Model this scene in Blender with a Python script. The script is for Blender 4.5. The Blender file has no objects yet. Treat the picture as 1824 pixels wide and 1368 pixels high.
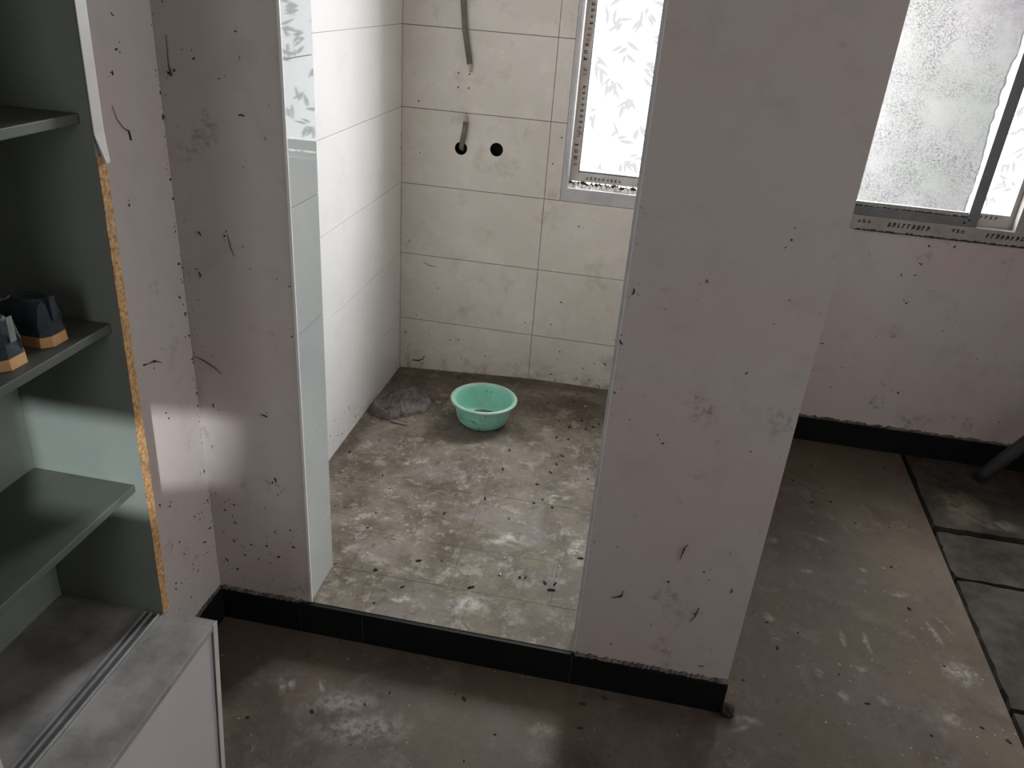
import bpy, bmesh, math, random
from mathutils import Vector, Matrix, noise

# ------------------------------------------------------------------ camera, world, lights
scene = bpy.context.scene
COL = scene.collection
vs = scene.view_settings
vs.view_transform = 'Standard'; vs.look = 'None'; vs.gamma = 1.0; vs.use_curve_mapping = False
vs.exposure = 0.0

YAW, PITCH, ROLL = -0.145903, -0.467427, 0.079760
fw = Vector((math.sin(YAW)*math.cos(PITCH), math.cos(YAW)*math.cos(PITCH), math.sin(PITCH)))
r0 = Vector((math.cos(YAW), -math.sin(YAW), 0)); u0 = r0.cross(fw)
rt = r0*math.cos(ROLL) + u0*math.sin(ROLL); up = u0*math.cos(ROLL) - r0*math.sin(ROLL)
cam_d = bpy.data.cameras.new('camera'); cam = bpy.data.objects.new('camera', cam_d); COL.objects.link(cam)
cam_d.sensor_width = 36.0; cam_d.lens = 1412.7/1824*36.0; cam_d.clip_start = 0.02
m = Matrix.Identity(4)
for i in range(3):
    m[i][0] = rt[i]; m[i][1] = up[i]; m[i][2] = -fw[i]
m[0][3], m[1][3], m[2][3] = 0.99626, -1.58565, 1.57245
cam.matrix_world = m
scene.camera = cam

world = bpy.data.worlds.new('overcast_sky'); scene.world = world; world.use_nodes = True
bg = world.node_tree.nodes['Background']
bg.inputs['Color'].default_value = (0.97, 0.985, 1.0, 1); bg.inputs['Strength'].default_value = 1.25

def light(name, kind, loc, aim, energy, color=(1, 1, 1), size=1.0, size_y=None, spread=None):
    d = bpy.data.lights.new(name, kind); d.energy = energy; d.color = color
    if kind == 'AREA':
        d.shape = 'RECTANGLE'; d.size = size; d.size_y = size_y or size
        if spread: d.spread = spread
    o = bpy.data.objects.new(name, d); COL.objects.link(o)
    o.location = loc
    o.rotation_euler = (Vector(aim)-Vector(loc)).to_track_quat('-Z', 'Y').to_euler()
    return o
# bright sky above the yard, seen by the shower and kitchen windows
light('daylight_shower_window', 'AREA', (1.25, 2.55, 1.95), (0.45, 1.0, 0.75), 390, (0.97, 0.98, 1.0), 1.0, 1.1)
light('daylight_shower_side', 'AREA', (1.60, 2.02, 1.60), (0.0, 1.05, 0.75), 140, (0.98, 0.985, 1.0), 0.5, 1.2)
light('daylight_kitchen_window', 'AREA', (2.2, 2.45, 2.2), (2.2, 1.0, 2.1), 8, (0.98, 0.98, 1.0), 0.9, 0.7)
light('fill_rear_opening', 'AREA', (0.60, -3.1, 1.5), (0.15, 0, 0.6), 5.8, (1.0, 0.955, 0.94), 0.5, 1.1)  # unseen rear window, added as fill for the front wall faces
light('fill_side_opening', 'AREA', (3.75, -0.45, 1.55), (0.0, -0.2, 0.8), 15, (1.0, 0.97, 0.95), 0.8, 1.1)  # unseen side window, added to brighten the left wall and cabinet
# spot added for the bright band, standing in for sun through the narrow gap in the rear wall
lamp = light('band_beam_spot', 'SPOT', (2.75, -4.30, 3.00), (1.50, -2.63, 2.02), 1350, (0.93, 0.97, 1.0))
lamp.data.spot_size = math.radians(10.5); lamp.data.spot_blend = .9; lamp.data.shadow_soft_size = .016

D = 1.593          # inner face of the outside wall
B = 0.2036         # first tile joint above the shower floor
ZO = -0.106        # outer floor level
random.seed(7)
FL_IN = [(0.069,0.674),(0.055,0.811),(0.225,0.684),(0.55,0.816),(0.635,0.814),(0.636,0.948),(0.836,0.966),(0.806,0.841),(0.795,1.096),(0.841,1.092),(0.82,0.905),(0.77,0.753),(0.777,0.638),(0.803,0.665),(0.842,0.629),(0.612,0.617),(0.499,0.506),(0.28,0.454),(0.283,0.366),(0.262,0.298),(0.173,0.464),(0.135,0.46),(0.276,0.608),(0.486,0.245),(0.553,0.263),(0.255,0.166),(0.376,0.171),(0.796,0.251),(0.812,0.255),(0.872,0.247),(0.894,0.221),(0.902,0.251),(0.645,0.217),(0.665,0.171),(0.971,0.158),(0.967,0.132),(0.978,0.073),(0.711,0.528),(0.964,0.387),(0.475,0.122),(0.418,0.039),(0.943,0.837),(0.296,1.518),(0.72,1.386),(0.831,1.505),(0.825,1.43),(0.808,1.341),(0.786,1.233),(0.876,1.261),(0.9,1.196),(0.835,1.194),(0.795,1.099),(0.842,1.095),(0.958,1.179),(0.947,1.256),(0.633,0.953),(0.054,0.811),(0.042,0.911),(0.091,1.067),(0.833,0.966),(0.928,1.223)]
FL_WH = [(0.329,0.238),(0.736,0.326),(0.737,0.248),(0.879,1.399)]
FL_OUT = [(1.734,1.229),(1.828,1.368),(1.845,1.203),(1.787,1.09),(1.861,1.112),(1.929,0.994),(2.153,1.221),(2.147,1.132),(2.051,1.0),(2.126,1.021),(2.001,0.76),(1.509,0.406),(1.548,0.371),(1.568,0.27),(1.459,0.119),(2.007,0.553),(2.251,0.577),(2.048,0.32),(1.731,0.209),(1.637,0.35),(1.938,0.049),(2.139,0.079),(2.082,0.111),(2.177,0.456),(2.13,1.437),(2.156,0.213),(1.791,0.119),(2.162,0.618),(0.213,-0.317),(0.359,-0.262),(0.479,-0.209),(0.697,-0.12),(0.723,-0.131),(0.823,-0.219),(1.03,-0.149),(1.029,-0.072),(1.085,-0.038),(0.487,-0.333),(0.529,-0.158),(0.766,-0.311)]
SP_FRONT = [(1.211,0.39),(1.084,0.215),(1.271,0.201),(1.284,0.312),(1.191,0.285),(1.269,0.333),(1.315,0.032),(1.078,0.049),(1.344,0.289),(1.29,1.164),(1.004,1.018),(0.991,0.901),(0.994,0.779),(1.117,0.67),(1.263,0.87),(1.146,1.061),(0.018,0.264),(0.045,0.229),(0.047,0.287),(0.169,0.391),(0.174,0.345),(0.008,0.095),(0.036,0.167),(0.062,0.123),(0.103,0.119),(0.136,0.11),(0.086,0.164),(0.13,0.169),(0.162,0.139),(0.157,0.222),(0.037,0.068),(0.201,0.235),(0.208,0.182),(0.023,0.924),(0.032,1.024),(0.061,1.389),(0.002,1.357),(0.156,1.448),(0.015,1.364),(0.092,1.025),(0.238,0.802),(0.239,0.926),(0.156,1.289),(0.113,1.356),(0.152,0.577),(0.019,0.583),(0.161,0.379)]
SP_LEFT = [(-0.013,0.297),(-0.078,0.291),(-0.045,0.282),(-0.012,0.391),(-0.169,0.387),(-0.207,0.416),(-0.191,0.166),(-0.169,0.147),(-0.195,0.15),(-0.139,0.075),(-0.113,0.147),(-0.094,0.128),(-0.018,0.21),(-0.047,0.185),(-0.154,0.266),(-0.142,0.22),(-0.148,1.367),(-0.126,1.407),(-0.123,1.466),(-0.149,0.764),(-0.183,0.772),(-0.127,0.608),(-0.156,1.118),(-0.023,0.872),(-0.002,1.317),(-0.003,1.269),(-0.004,1.138),(-0.003,1.095),(-0.011,0.949),(-0.01,0.825),(-0.004,0.768),(-0.005,0.706),(-0.003,0.613),(-0.133,0.626)]
SP_BACK = [(0.137,0.138),(0.042,0.076),(0.037,0.059),(0.026,0.132),(0.232,0.125),(0.272,0.133),(0.17,0.363),(0.036,0.559),(0.711,0.373),(0.679,0.266),(0.959,0.234),(0.885,0.109),(0.932,0.114),(0.841,0.079),(0.871,0.028),(0.723,0.004),(0.701,0.029),(0.29,0.044),(0.105,-0.012),(0.075,0.223),(0.729,0.143),(0.566,0.257),(0.753,0.708),(0.095,-0.009),(0.311,0.041),(0.814,0.024),(0.917,0.003),(0.543,0.051),(0.399,0.071),(0.646,1.048),(0.069,1.13),(0.622,0.945),(0.077,0.931)]
SP_RIGHT = [(2.076,0.721),(2.019,0.668),(2.057,0.568),(1.8,0.343),(1.902,0.249),(2.236,0.463),(2.564,0.104),(2.175,0.8),(2.086,0.793),(1.995,0.402),(1.88,0.154),(2.146,0.171),(2.069,0.674),(2.07,0.558),(1.796,0.219),(2.394,0.364)]

# ------------------------------------------------------------------ node helpers and materials
def node(nt, typ, ins=None, out=0, **props):
    n = nt.nodes.new(typ)
    for k, v in props.items(): setattr(n, k, v)
    for k, v in (ins or {}).items():
        if isinstance(v, bpy.types.NodeSocket): nt.links.new(v, n.inputs[k])
        else: n.inputs[k].default_value = v
    return n.outputs[out]
def rgb(c): return (c[0], c[1], c[2], 1.0)
class Mat:
    def __init__(s, name, color=(.5, .5, .5), rough=.6, **kw):
        s.m = bpy.data.materials.new(name); s.m.use_nodes = True; s.nt = s.m.node_tree
        s.b = s.nt.nodes['Principled BSDF']
        s.b.inputs['Base Color'].default_value = rgb(color); s.b.inputs['Roughness'].default_value = rough
        for k, v in kw.items(): s.b.inputs[k].default_value = v
        s.co = node(s.nt, 'ShaderNodeTexCoord', out=3)
    def noise(s, scale, detail=5, rough=.6, co=None, dist=0.0):
        return node(s.nt, 'ShaderNodeTexNoise', {'Vector': co or s.co, 'Scale': scale, 'Detail': detail, 'Roughness': rough, 'Distortion': dist})
    def range(s, v, a, b, c=0.0, d=1.0):
        return node(s.nt, 'ShaderNodeMapRange', {'Value': v, 'From Min': a, 'From Max': b, 'To Min': c, 'To Max': d})
    def math(s, op, a, b=0.0):
        return node(s.nt, 'ShaderNodeMath', {0: a, 1: b}, operation=op)
    def mix(s, f, a, b):
        f_ = lambda c: c if isinstance(c, bpy.types.NodeSocket) else rgb(c)
        return node(s.nt, 'ShaderNodeMix', {0: f, 6: f_(a), 7: f_(b)}, out=2, data_type='RGBA')
    def warp(s, amount, scale):
        n = node(s.nt, 'ShaderNodeTexNoise', {'Vector': s.co, 'Scale': scale, 'Detail': 4.0}, out=1)
        n = node(s.nt, 'ShaderNodeVectorMath', {0: n, 1: (.5, .5, .5)}, operation='SUBTRACT')
        n = node(s.nt, 'ShaderNodeVectorMath', {0: n, 'Scale': amount}, operation='SCALE')
        return node(s.nt, 'ShaderNodeVectorMath', {0: s.co, 1: n}, operation='ADD')
    def ellipses(s, co, lst, soft=.5):
        """union of ellipse masks; each (centre, half sizes, turn about z)"""
        acc = None
        for c, r, a in lst:
            v = node(s.nt, 'ShaderNodeMapping', {'Vector': co, 'Location': c, 'Rotation': (0, 0, a), 'Scale': r}, vector_type='TEXTURE')
            l = node(s.nt, 'ShaderNodeVectorMath', {0: v}, out=1, operation='LENGTH')
            k = s.range(l, 1.0, soft)
            acc = k if acc is None else s.math('MAXIMUM', acc, k)
        return acc
    def col(s, c): s.nt.links.new(c, s.b.inputs['Base Color']); return s
    def rough(s, v): s.nt.links.new(v, s.b.inputs['Roughness']); return s
    def bump(s, h, strength=.3, dist=.002):
        n = node(s.nt, 'ShaderNodeBump', {'Height': h, 'Strength': strength, 'Distance': dist})
        s.nt.links.new(n, s.b.inputs['Normal']); return s

def plaster(name, warm=(.62, .54, .515), cool=(.60, .57, .55)):
    p = Mat(name, rough=.75)
    big = p.range(p.noise(2.2, 4), .42, .58)
    c = p.mix(big, warm, cool)
    cloud = p.range(p.noise(9, 7, .65), .52, .74, 0, .30)
    c = p.mix(cloud, c, (.36, .32, .31))
    w = p.warp(.05, 6)
    smear = p.math('MULTIPLY', p.range(p.noise(7, 3, .5, w), .61, .70), p.range(p.noise(45, 5, .7), .46, .62))
    c = p.mix(p.math('MULTIPLY', smear, .7), c, (.20, .165, .155))
    fine = p.range(p.noise(130, 3), .70, .76, 0, .6)
    c = p.mix(fine, c, (.12, .10, .095))
    p.col(c); p.bump(p.noise(60, 5), .12, .002)
    return p.m
M_PLASTER = plaster('dusty_plaster')
M_REAR = plaster('bounce_cutting_plaster', (.24, .20, .18), (.20, .18, .165))  # unseen rear wall made dark to cut light bounced onto the pillar

def glazed(name, base, tint, rough=.12, ior=1.5, dirt=.5):
    p = Mat(name, rough=rough, IOR=ior)
    c = p.mix(p.range(p.noise(3.0, 4), .4, .62), base, tint)
    w = p.warp(.08, 5)
    d = p.math('MULTIPLY', p.range(p.noise(5, 5, .7, w), .56, .75), dirt)
    c = p.mix(d, c, (.34, .29, .23))
    # splashed dirt streaks close to the floor
    sep = node(p.nt, 'ShaderNodeSeparateXYZ', {0: p.co}, out=2)
    low = p.math('MULTIPLY', p.range(sep, .13, -.03), p.range(p.noise(16, 6, .7, w), .48, .66))
    c = p.mix(p.math('MULTIPLY', low, dirt*1.25), c, (.20, .155, .115))
    f = p.range(p.noise(140, 3), .71, .76, 0, dirt)
    c = p.mix(f, c, (.15, .12, .10))
    p.col(c)
    p.rough(p.range(p.noise(8, 5), .35, .7, rough, rough+.18*dirt))
    return p.m
M_TILE = glazed('cream_wall_tile', (.80, .77, .70), (.73, .70, .63), .22, 1.45, .5)
M_TILE_SIDE = glazed('white_wall_tile', (.86, .85, .83), (.82, .82, .80), .25, 1.45, .12)
M_JAMB = glazed('polished_grey_tile', (.47, .50, .485), (.44, .47, .455), .03, 1.42, 0.0)
M_GROUT = Mat('dirty_grout', (.15, .135, .115), .9).m
M_FGROUT = Mat('dusty_floor_joint', (.12, .098, .07), .9).m
M_GROUT_PALE = Mat('pale_grout', (.42, .41, .385), .9).m

def inner_floor():
    p = Mat('dirty_shower_tile', rough=.6, **{'Specular IOR Level': .2})
    w = p.warp(.16, 3.5)
    n1 = p.noise(5.0, 9, .70, w)
    c = p.mix(p.range(n1, .38, .62), (.092, .072, .050), (.215, .185, .14))
    c = p.mix(p.range(p.noise(3.0, 6, .6, w), .50, .60, 0, .5), c, (.25, .215, .205))
    c = p.mix(p.range(p.noise(13, 9, .75, w), .53, .63, 0, .8), c, (.33, .30, .255))
    c = p.mix(p.range(p.noise(45, 6, .7), .58, .66, 0, .6), c, (.38, .355, .32))
    c = p.mix(p.range(p.noise(28, 6, .7, w), .55, .66, 0, .6), c, (.09, .07, .05))
    w2 = p.warp(.09, 14)
    pl = p.ellipses(w2, [((.235, .42, 0), (.060, .014, 1), .55), ((.484, .083, 0), (.032, .014, 1), .2),
                         ((.411, .529, 0), (.06, .016, 1), .3), ((.677, .10, 0), (.08, .045, 1), .4), ((.60, .215, 0), (.04, .02, 1), .1),
                         ((.727, .42, 0), (.08, .025, 1), .5), ((.95, .42, 0), (.04, .09, 1), .1),
                         ((.86, .70, 0), (.05, .016, 1), .2), ((.30, .80, 0), (.06, .025, 1), .5)], .2)
    pl = p.math('MULTIPLY', pl, p.range(p.noise(34, 8, .75), .42, .58))
    c = p.mix(p.math('MULTIPLY', pl, .75), c, (.56, .55, .52))
    # damp grime in the corner behind the cloth and along the back wall; darker round the basin
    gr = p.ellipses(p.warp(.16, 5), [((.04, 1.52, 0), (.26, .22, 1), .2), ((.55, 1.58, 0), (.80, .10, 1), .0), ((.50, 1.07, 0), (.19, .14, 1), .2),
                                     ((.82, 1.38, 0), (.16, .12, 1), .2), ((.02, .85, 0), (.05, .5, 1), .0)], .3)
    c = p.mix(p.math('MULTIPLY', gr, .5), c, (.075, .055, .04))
    p.col(c); p.rough(p.range(n1, .35, .7, .5, .8)); p.bump(p.noise(60, 6, .7), .4, .0015)
    return p.m
M_INFLOOR = inner_floor()

def outer_floor():
    p = Mat('dirty_concrete_floor', rough=.6, **{'Specular IOR Level': .2})
    w = p.warp(.18, 3)
    n1 = p.noise(3.4, 9, .68, w)
    c = p.mix(p.range(n1, .38, .63), (.070, .052, .041), (.125, .100, .082))
    c = p.mix(p.range(p.noise(10, 9, .75, w), .53, .66, 0, .55), c, (.18, .15, .13))
    c = p.mix(p.range(p.noise(1.7, 3), .50, .62, 0, .5), c, (.095, .078, .045))
    c = p.mix(p.range(p.noise(34, 6, .7), .57, .7, 0, .5), c, (.05, .039, .032))
    w2 = p.warp(.035, 22)
    E_ = [((.250, -.202, 0), (.010, .034, 1), .5), ((.272, -.197, 0), (.018, .022, 1), .2), ((.355, -.187, 0), (.011, .036, 1), .5),
          ((.943, -.176, 0), (.055, .028, 1), .15), ((.42, -.22, 0), (.10, .045, 1), .2), ((.50, -.28, 0), (.15, .06, 1), .3),
          ((1.768, .36, 0), (.011, .055, 1), .1), ((1.84, .36, 0), (.010, .055, 1), .1), ((2.055, .46, 0), (.011, .060, 1), .25), ((2.10, .50, 0), (.008, .05, 1), .3),
          ((1.61, .80, 0), (.028, .022, 1), .3), ((1.555, .396, 0), (.022, .022, 1), 0), ((1.573, .304, 0), (.016, .016, 1), 0),
          ((2.09, .30, 0), (.06, .06, 1), .4), ((1.71, .66, 0), (.03, .012, 1), 0), ((1.785, .86, 0), (.05, .010, 1), -.4), ((1.99, .62, 0), (.04, .02, 1), .2),
          ((1.68, .20, 0), (.02, .02, 1), 0), ((1.80, .25, 0), (.022, .018, 1), 0), ((1.73, .13, 0), (.02, .03, 1), 0), ((1.84, .14, 0), (.02, .02, 1), 0),
          ((2.01, .12, 0), (.03, .03, 1), 0), ((1.46, -.02, 0), (.05, .02, 1), .2), ((1.44, -.05, 0), (.04, .012, 1), .5), ((1.90, .72, 0), (.02, .015, 1), 0)]
    pl = p.ellipses(w2, E_, .3)
    pl = p.math('MULTIPLY', pl, p.range(p.noise(44, 8, .75), .40, .58))
    c = p.mix(p.math('MULTIPLY', pl, .5), c, (.36, .34, .32))
    c = p.mix(p.range(p.noise(70, 3, .5), .71, .76, 0, .6), c, (.36, .34, .32))
    p.col(c); p.rough(p.range(n1, .35, .7, .42, .75)); p.bump(p.noise(50, 6, .7), .3, .002)
    return p.m
M_OUTFLOOR = outer_floor()

def simple(name, a, b, scale=8, rough=.6, bump=0, **kw):
    p = Mat(name, rough=rough, **kw)
    p.col(p.mix(p.range(p.noise(scale, 6, .65), .38, .64), a, b))
    if bump: p.bump(p.noise(scale*4, 5), bump, .002)
    return p.m
M_BLACK = simple('black_skirting_tile', (.004, .0055, .0055), (.007, .009, .0085), 6, .6, 0, **{'Specular IOR Level': .2})
M_SLAB = simple('rough_concrete_slab', (.027, .023, .019), (.065, .057, .047), 7, .85, .5, **{'Specular IOR Level': .15})
p = Mat('stained_concrete_slab', rough=.85, **{'Specular IOR Level': .15})
c = p.mix(p.range(p.noise(7, 6, .65), .38, .64), (.027, .023, .019), (.065, .057, .047))
k = p.ellipses(p.warp(.14, 9), [((-.13, -.10, .08), (.12, .15, 1), .25), ((-.02, -.20, .08), (.10, .06, 1), 0)], .25)
p.col(p.mix(p.math('MULTIPLY', k, p.range(p.noise(18, 7, .7), .36, .56)), c, (.15, .13, .098))); p.bump(p.noise(30, 6), .5, .003); M_SLAB1 = p.m
M_TRENCH = Mat('trench_dirt', (.02, .018, .015), .95).m
M_MELAMINE = simple('grey_white_melamine', (.22, .25, .225), (.19, .215, .195), 4, .4)
M_SHELF = simple('dusty_shelf_board', (.085, .097, .085), (.065, .075, .065), 6, .5)
M_BAND = simple('white_edge_band', (.54, .525, .50), (.48, .465, .445), 5, .4)
M_CTOP = simple('dusty_base_board', (.17, .165, .155), (.36, .345, .335), 7, .55, .15)
M_PANEL = simple('white_front_panel', (.52, .475, .485), (.47, .43, .44), 3, .4)
M_ALU = simple('aluminium', (.62, .63, .62), (.45, .46, .46), 20, .35, 0, Metallic=.6)
M_SASH = simple('grey_sash_aluminium', (.22, .23, .24), (.17, .18, .185), 12, .45)
M_FRAME = simple('frame_with_protective_film', (.60, .57, .52), (.48, .47, .44), 14, .5)
M_FRAME2 = simple('kitchen_frame_with_film', (.46, .43, .39), (.33, .32, .295), 14, .5)
M_WHITE = simple('white_trim', (.86, .86, .85), (.80, .80, .80), 10, .3)
M_TRIMGREY = simple('grey_corner_bead', (.60, .61, .61), (.50, .51, .52), 10, .35)
M_INK = Mat('black_print', (.02, .02, .025), .7).m
M_RED = Mat('red_print', (.50, .20, .18), .7).m
M_SPECK = Mat('soot', (.045, .037, .035), .95).m
M_SPECK2 = Mat('grey_cobweb_dirt', (.16, .14, .135), .95).m
M_DEBRIS = simple('dark_debris', (.018, .014, .012), (.05, .038, .03), 60, .9)
M_CHIP = Mat('white_plaster_chip', (.75, .73, .68), .8).m
M_HOLE = Mat('black_socket', (.012, .013, .016), .7).m
M_CABLE = simple('grey_cable_sheath', (.13, .125, .105), (.20, .19, .165), 20, .5)
M_CORE = simple('bare_cable_end', (.62, .58, .48), (.45, .38, .27), 40, .6)
M_STRIP = simple('pale_grey_strip', (.26, .23, .19), (.17, .145, .12), 40, .8)
M_PIPE = simple('dark_grey_pipe', (.022, .024, .025), (.038, .04, .041), 8, .5)

p = Mat('chipboard', rough=.85)
c = p.mix(p.range(p.noise(120, 4, .7), .38, .62), (.20, .10, .035), (.52, .31, .13))
p.col(p.mix(p.range(p.noise(30, 3), .5, .7, 0, .5), c, (.16, .075, .03))); p.bump(p.noise(200, 3), .5, .001); M_CHIPB = p.m

p = Mat('whitewashed_outside_wall', rough=.9)
w = p.warp(.05, 9)
c = p.mix(p.range(p.noise(3, 4), .4, .6), (.30, .30, .31), (.26, .275, .27))
sp = p.math('MULTIPLY', p.range(p.noise(120, 6, .75, w), .47, .57), p.range(p.noise(5.5, 6, .6), .36, .60))
c = p.mix(p.math('MULTIPLY', sp, .85), c, (.10, .097, .10))
mould = p.ellipses(p.warp(.2, 4), [((2.56, 2.6, 1.72), (.30, .6, .34), 0)], .2)
c = p.mix(p.math('MULTIPLY', mould, p.range(p.noise(20, 6, .7), .35, .6)), c, (.17, .155, .18))
p.col(c); p.bump(p.noise(90, 5, .7), .6, .004); M_OUTWALL = p.m

p = Mat('green_plastic', rough=.42)
c = p.mix(p.range(p.noise(9, 4), .4, .62), (.30, .70, .55), (.34, .75, .60))
dk = p.math('MULTIPLY', p.range(p.noise(22, 6, .7, p.warp(.04, 20)), .58, .66), p.range(p.noise(9, 3), .5, .6))
sm_ = p.ellipses(p.warp(.05, 30), [((-.01, -.105, .047), (.055, .04, .007), 0), ((.005, -.10, .016), (.028, .04, .012), 0), ((-.07, -.085, .062), (.02, .04, .02), 0), ((.03, -.11, .088), (.02, .04, .004), 0)], .3)
dk = p.math('MAXIMUM', dk, p.math('MULTIPLY', sm_, p.range(p.noise(60, 6, .7), .45, .58)))
c = p.mix(p.math('MULTIPLY', dk, .8), c, (.03, .075, .06))
c = p.mix(p.range(p.noise(14, 5), .5, .75, 0, .3), c, (.22, .34, .27))
p.col(c); p.b.inputs['Subsurface Weight'].default_value = .15; p.b.inputs['Subsurface Radius'].default_value = (.01, .02, .015); M_BASIN = p.m
M_RIM = simple('pale_green_rim', (.30, .52, .42), (.40, .55, .47), 20, .5)
M_RESIDUE = simple('dried_mud', (.16, .115, .10), (.24, .19, .165), 30, .9, .4)
p = Mat('filthy_cloth', rough=.95)
c = p.mix(p.range(p.noise(22, 6, .7), .4, .62), (.115, .093, .084), (.225, .192, .178))
p.col(c); p.bump(p.noise(260, 3, .6), .25, .001); M_CLOTH = p.m
M_NAVY = simple('navy_shoe_fabric', (.020, .032, .042), (.04, .06, .07), 30, .85, .3)
M_NAVY2 = simple('grey_collar_lining', (.20, .22, .20), (.13, .15, .14), 30, .9)
M_SOLE = simple('tan_rubber_sole', (.60, .34, .155), (.48, .26, .11), 12, .6)
M_LACE = Mat('pale_lace', (.40, .42, .38), .9).m

def pane_mat(name, tint, diffuse):
    mm = bpy.data.materials.new(name); mm.use_nodes = True; nt = mm.node_tree; nt.nodes.clear()
    out = nt.nodes.new('ShaderNodeOutputMaterial')
    t = node(nt, 'ShaderNodeBsdfTransparent', {'Color': rgb(tint)})
    g = node(nt, 'ShaderNodeBsdfGlossy', {'Roughness': .05})
    s = t
    if diffuse:
        d = node(nt, 'ShaderNodeBsdfTranslucent', {'Color': rgb((.9, .9, .9))})
        s = node(nt, 'ShaderNodeMixShader', {0: diffuse, 1: t, 2: d})
    s = node(nt, 'ShaderNodeMixShader', {0: .04, 1: s, 2: g})
    nt.links.new(s, out.inputs[0]); return mm
def frosted():
    """frosted film lit through by the day: part clear, part evenly glowing"""
    mm = bpy.data.materials.new('frosted_film_glass'); mm.use_nodes = True; nt = mm.node_tree; nt.nodes.clear()
    out = nt.nodes.new('ShaderNodeOutputMaterial')
    t = node(nt, 'ShaderNodeBsdfTransparent', {'Color': rgb((.62, .63, .635))})
    em = node(nt, 'ShaderNodeEmission', {'Color': rgb((.97, .985, 1.0)), 'Strength': 2.0})
    nt.links.new(node(nt, 'ShaderNodeAddShader', {0: t, 1: em}), out.inputs[0]); return mm
M_FROST = frosted()
M_GLASS = pane_mat('clear_glass', (.93, .95, .95), 0)
M_LEAF = bpy.data.materials.new('printed_bamboo_leaf'); M_LEAF.use_nodes = True; M_LEAF.node_tree.nodes.clear()   # denser print: less day comes through
M_LEAF.node_tree.links.new(node(M_LEAF.node_tree, 'ShaderNodeEmission', {'Color': rgb((.97, .975, .98)), 'Strength': .83}), M_LEAF.node_tree.nodes.new('ShaderNodeOutputMaterial').inputs[0])

# ------------------------------------------------------------------ mesh helpers
def wloc(o):
    v = Vector((0, 0, 0))
    while o is not None: v += o.location; o = o.parent
    return v
def obj(name, bm, mat, parent=None, loc=None, smooth=False, bevel=0):
    if bevel: bmesh.ops.bevel(bm, geom=list(bm.edges), offset=bevel, segments=2, affect='EDGES', profile=.5)
    bmesh.ops.recalc_face_normals(bm, faces=bm.faces)
    o = bpy.data.objects.new(name, bpy.data.meshes.new(name))
    off = wloc(parent)
    if loc is not None: o.location = Vector(loc)-off; off = Vector(loc)
    bmesh.ops.translate(bm, verts=bm.verts, vec=-off)
    bm.to_mesh(o.data); bm.free()
    for mm in (mat if isinstance(mat, (list, tuple)) else [mat]): o.data.materials.append(mm)
    if smooth: o.data.polygons.foreach_set('use_smooth', [True]*len(o.data.polygons))
    o.parent = parent; COL.objects.link(o); return o
def thing(name, label, cat, loc, group=None):
    o = bpy.data.objects.new(name, None); o.empty_display_size = .05; o.location = loc; COL.objects.link(o)
    return tag(o, label, cat, group)
def tag(o, label, cat, group=None):
    o['label'] = label; o['category'] = cat
    if group: o['group'] = group
    return o
def struct(name, bm, mat, parent=None, **kw):
    o = obj(name, bm, mat, parent, **kw)
    if parent is None: o['kind'] = 'structure'
    return o
def sroot(name):
    o = bpy.data.objects.new(name, None); o.empty_display_size = .05; COL.objects.link(o); o['kind'] = 'structure'; return o
def box(bm, x0, x1, y0, y1, z0, z1):
    vs_ = [bm.verts.new((x, y, z)) for z in (z0, z1) for y in (y0, y1) for x in (x0, x1)]
    for f in ((0, 2, 3, 1), (4, 5, 7, 6), (0, 1, 5, 4), (2, 6, 7, 3), (0, 4, 6, 2), (1, 3, 7, 5)):
        bm.faces.new([vs_[i] for i in f])
    return vs_
def B_(*a):
    bm = bmesh.new(); box(bm, *a); return bm
def boxes(lst):
    bm = bmesh.new()
    for a in lst: box(bm, *a)
    return bm
def tube(bm, pts, rad, seg=10, caps=True):
    rings = []; pts = [Vector(q) for q in pts]
    for i, q in enumerate(pts):
        t = (pts[min(i+1, len(pts)-1)]-pts[max(i-1, 0)]).normalized()
        a = t.orthogonal().normalized() if not rings else (a - t*a.dot(t)).normalized()
        b = t.cross(a); r = rad[i] if isinstance(rad, (list, tuple)) else rad
        rings.append([bm.verts.new(q+(a*math.cos(k*2*math.pi/seg)+b*math.sin(k*2*math.pi/seg))*r) for k in range(seg)])
    for A, C in zip(rings, rings[1:]):
        for k in range(seg): bm.faces.new((A[k], A[(k+1) % seg], C[(k+1) % seg], C[k]))
    if caps: bm.faces.new(rings[0][::-1]); bm.faces.new(rings[-1])
    return rings
def lathe(bm, prof, c, seg=40, close=True):
    rings = []
    for r, z in prof:
        rings.append([bm.verts.new((c[0]+r*math.cos(k*2*math.pi/seg), c[1]+r*math.sin(k*2*math.pi/seg), c[2]+z)) for k in range(seg)])
    for A, C in zip(rings, rings[1:]):
        for k in range(seg): bm.faces.new((A[k], A[(k+1) % seg], C[(k+1) % seg], C[k]))
    if close: bm.faces.new(rings[0][::-1]); bm.faces.new(rings[-1])
def holes_boolean(o, cuts):
    """drill round holes along y: cuts = (x, z, r, y0, y1)"""
    bm = bmesh.new()
    for x, z, r, y0, y1 in cuts: tube(bm, [(x, y0, z), (x, y1, z)], r, 24 if r > .01 else 8)
    bmesh.ops.recalc_face_normals(bm, faces=bm.faces)
    me = bpy.data.meshes.new('cut'); bm.to_mesh(me); bm.free()
    co = bpy.data.objects.new('cut', me); COL.objects.link(co)
    md = o.modifiers.new('b', 'BOOLEAN'); md.object = co; md.operation = 'DIFFERENCE'; md.solver = 'EXACT'
    bpy.context.view_layer.update()
    new = bpy.data.meshes.new_from_object(o.evaluated_get(bpy.context.evaluated_depsgraph_get()))
    o.modifiers.clear(); o.data = new
    bpy.data.objects.remove(co); bpy.data.meshes.remove(me)

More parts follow.
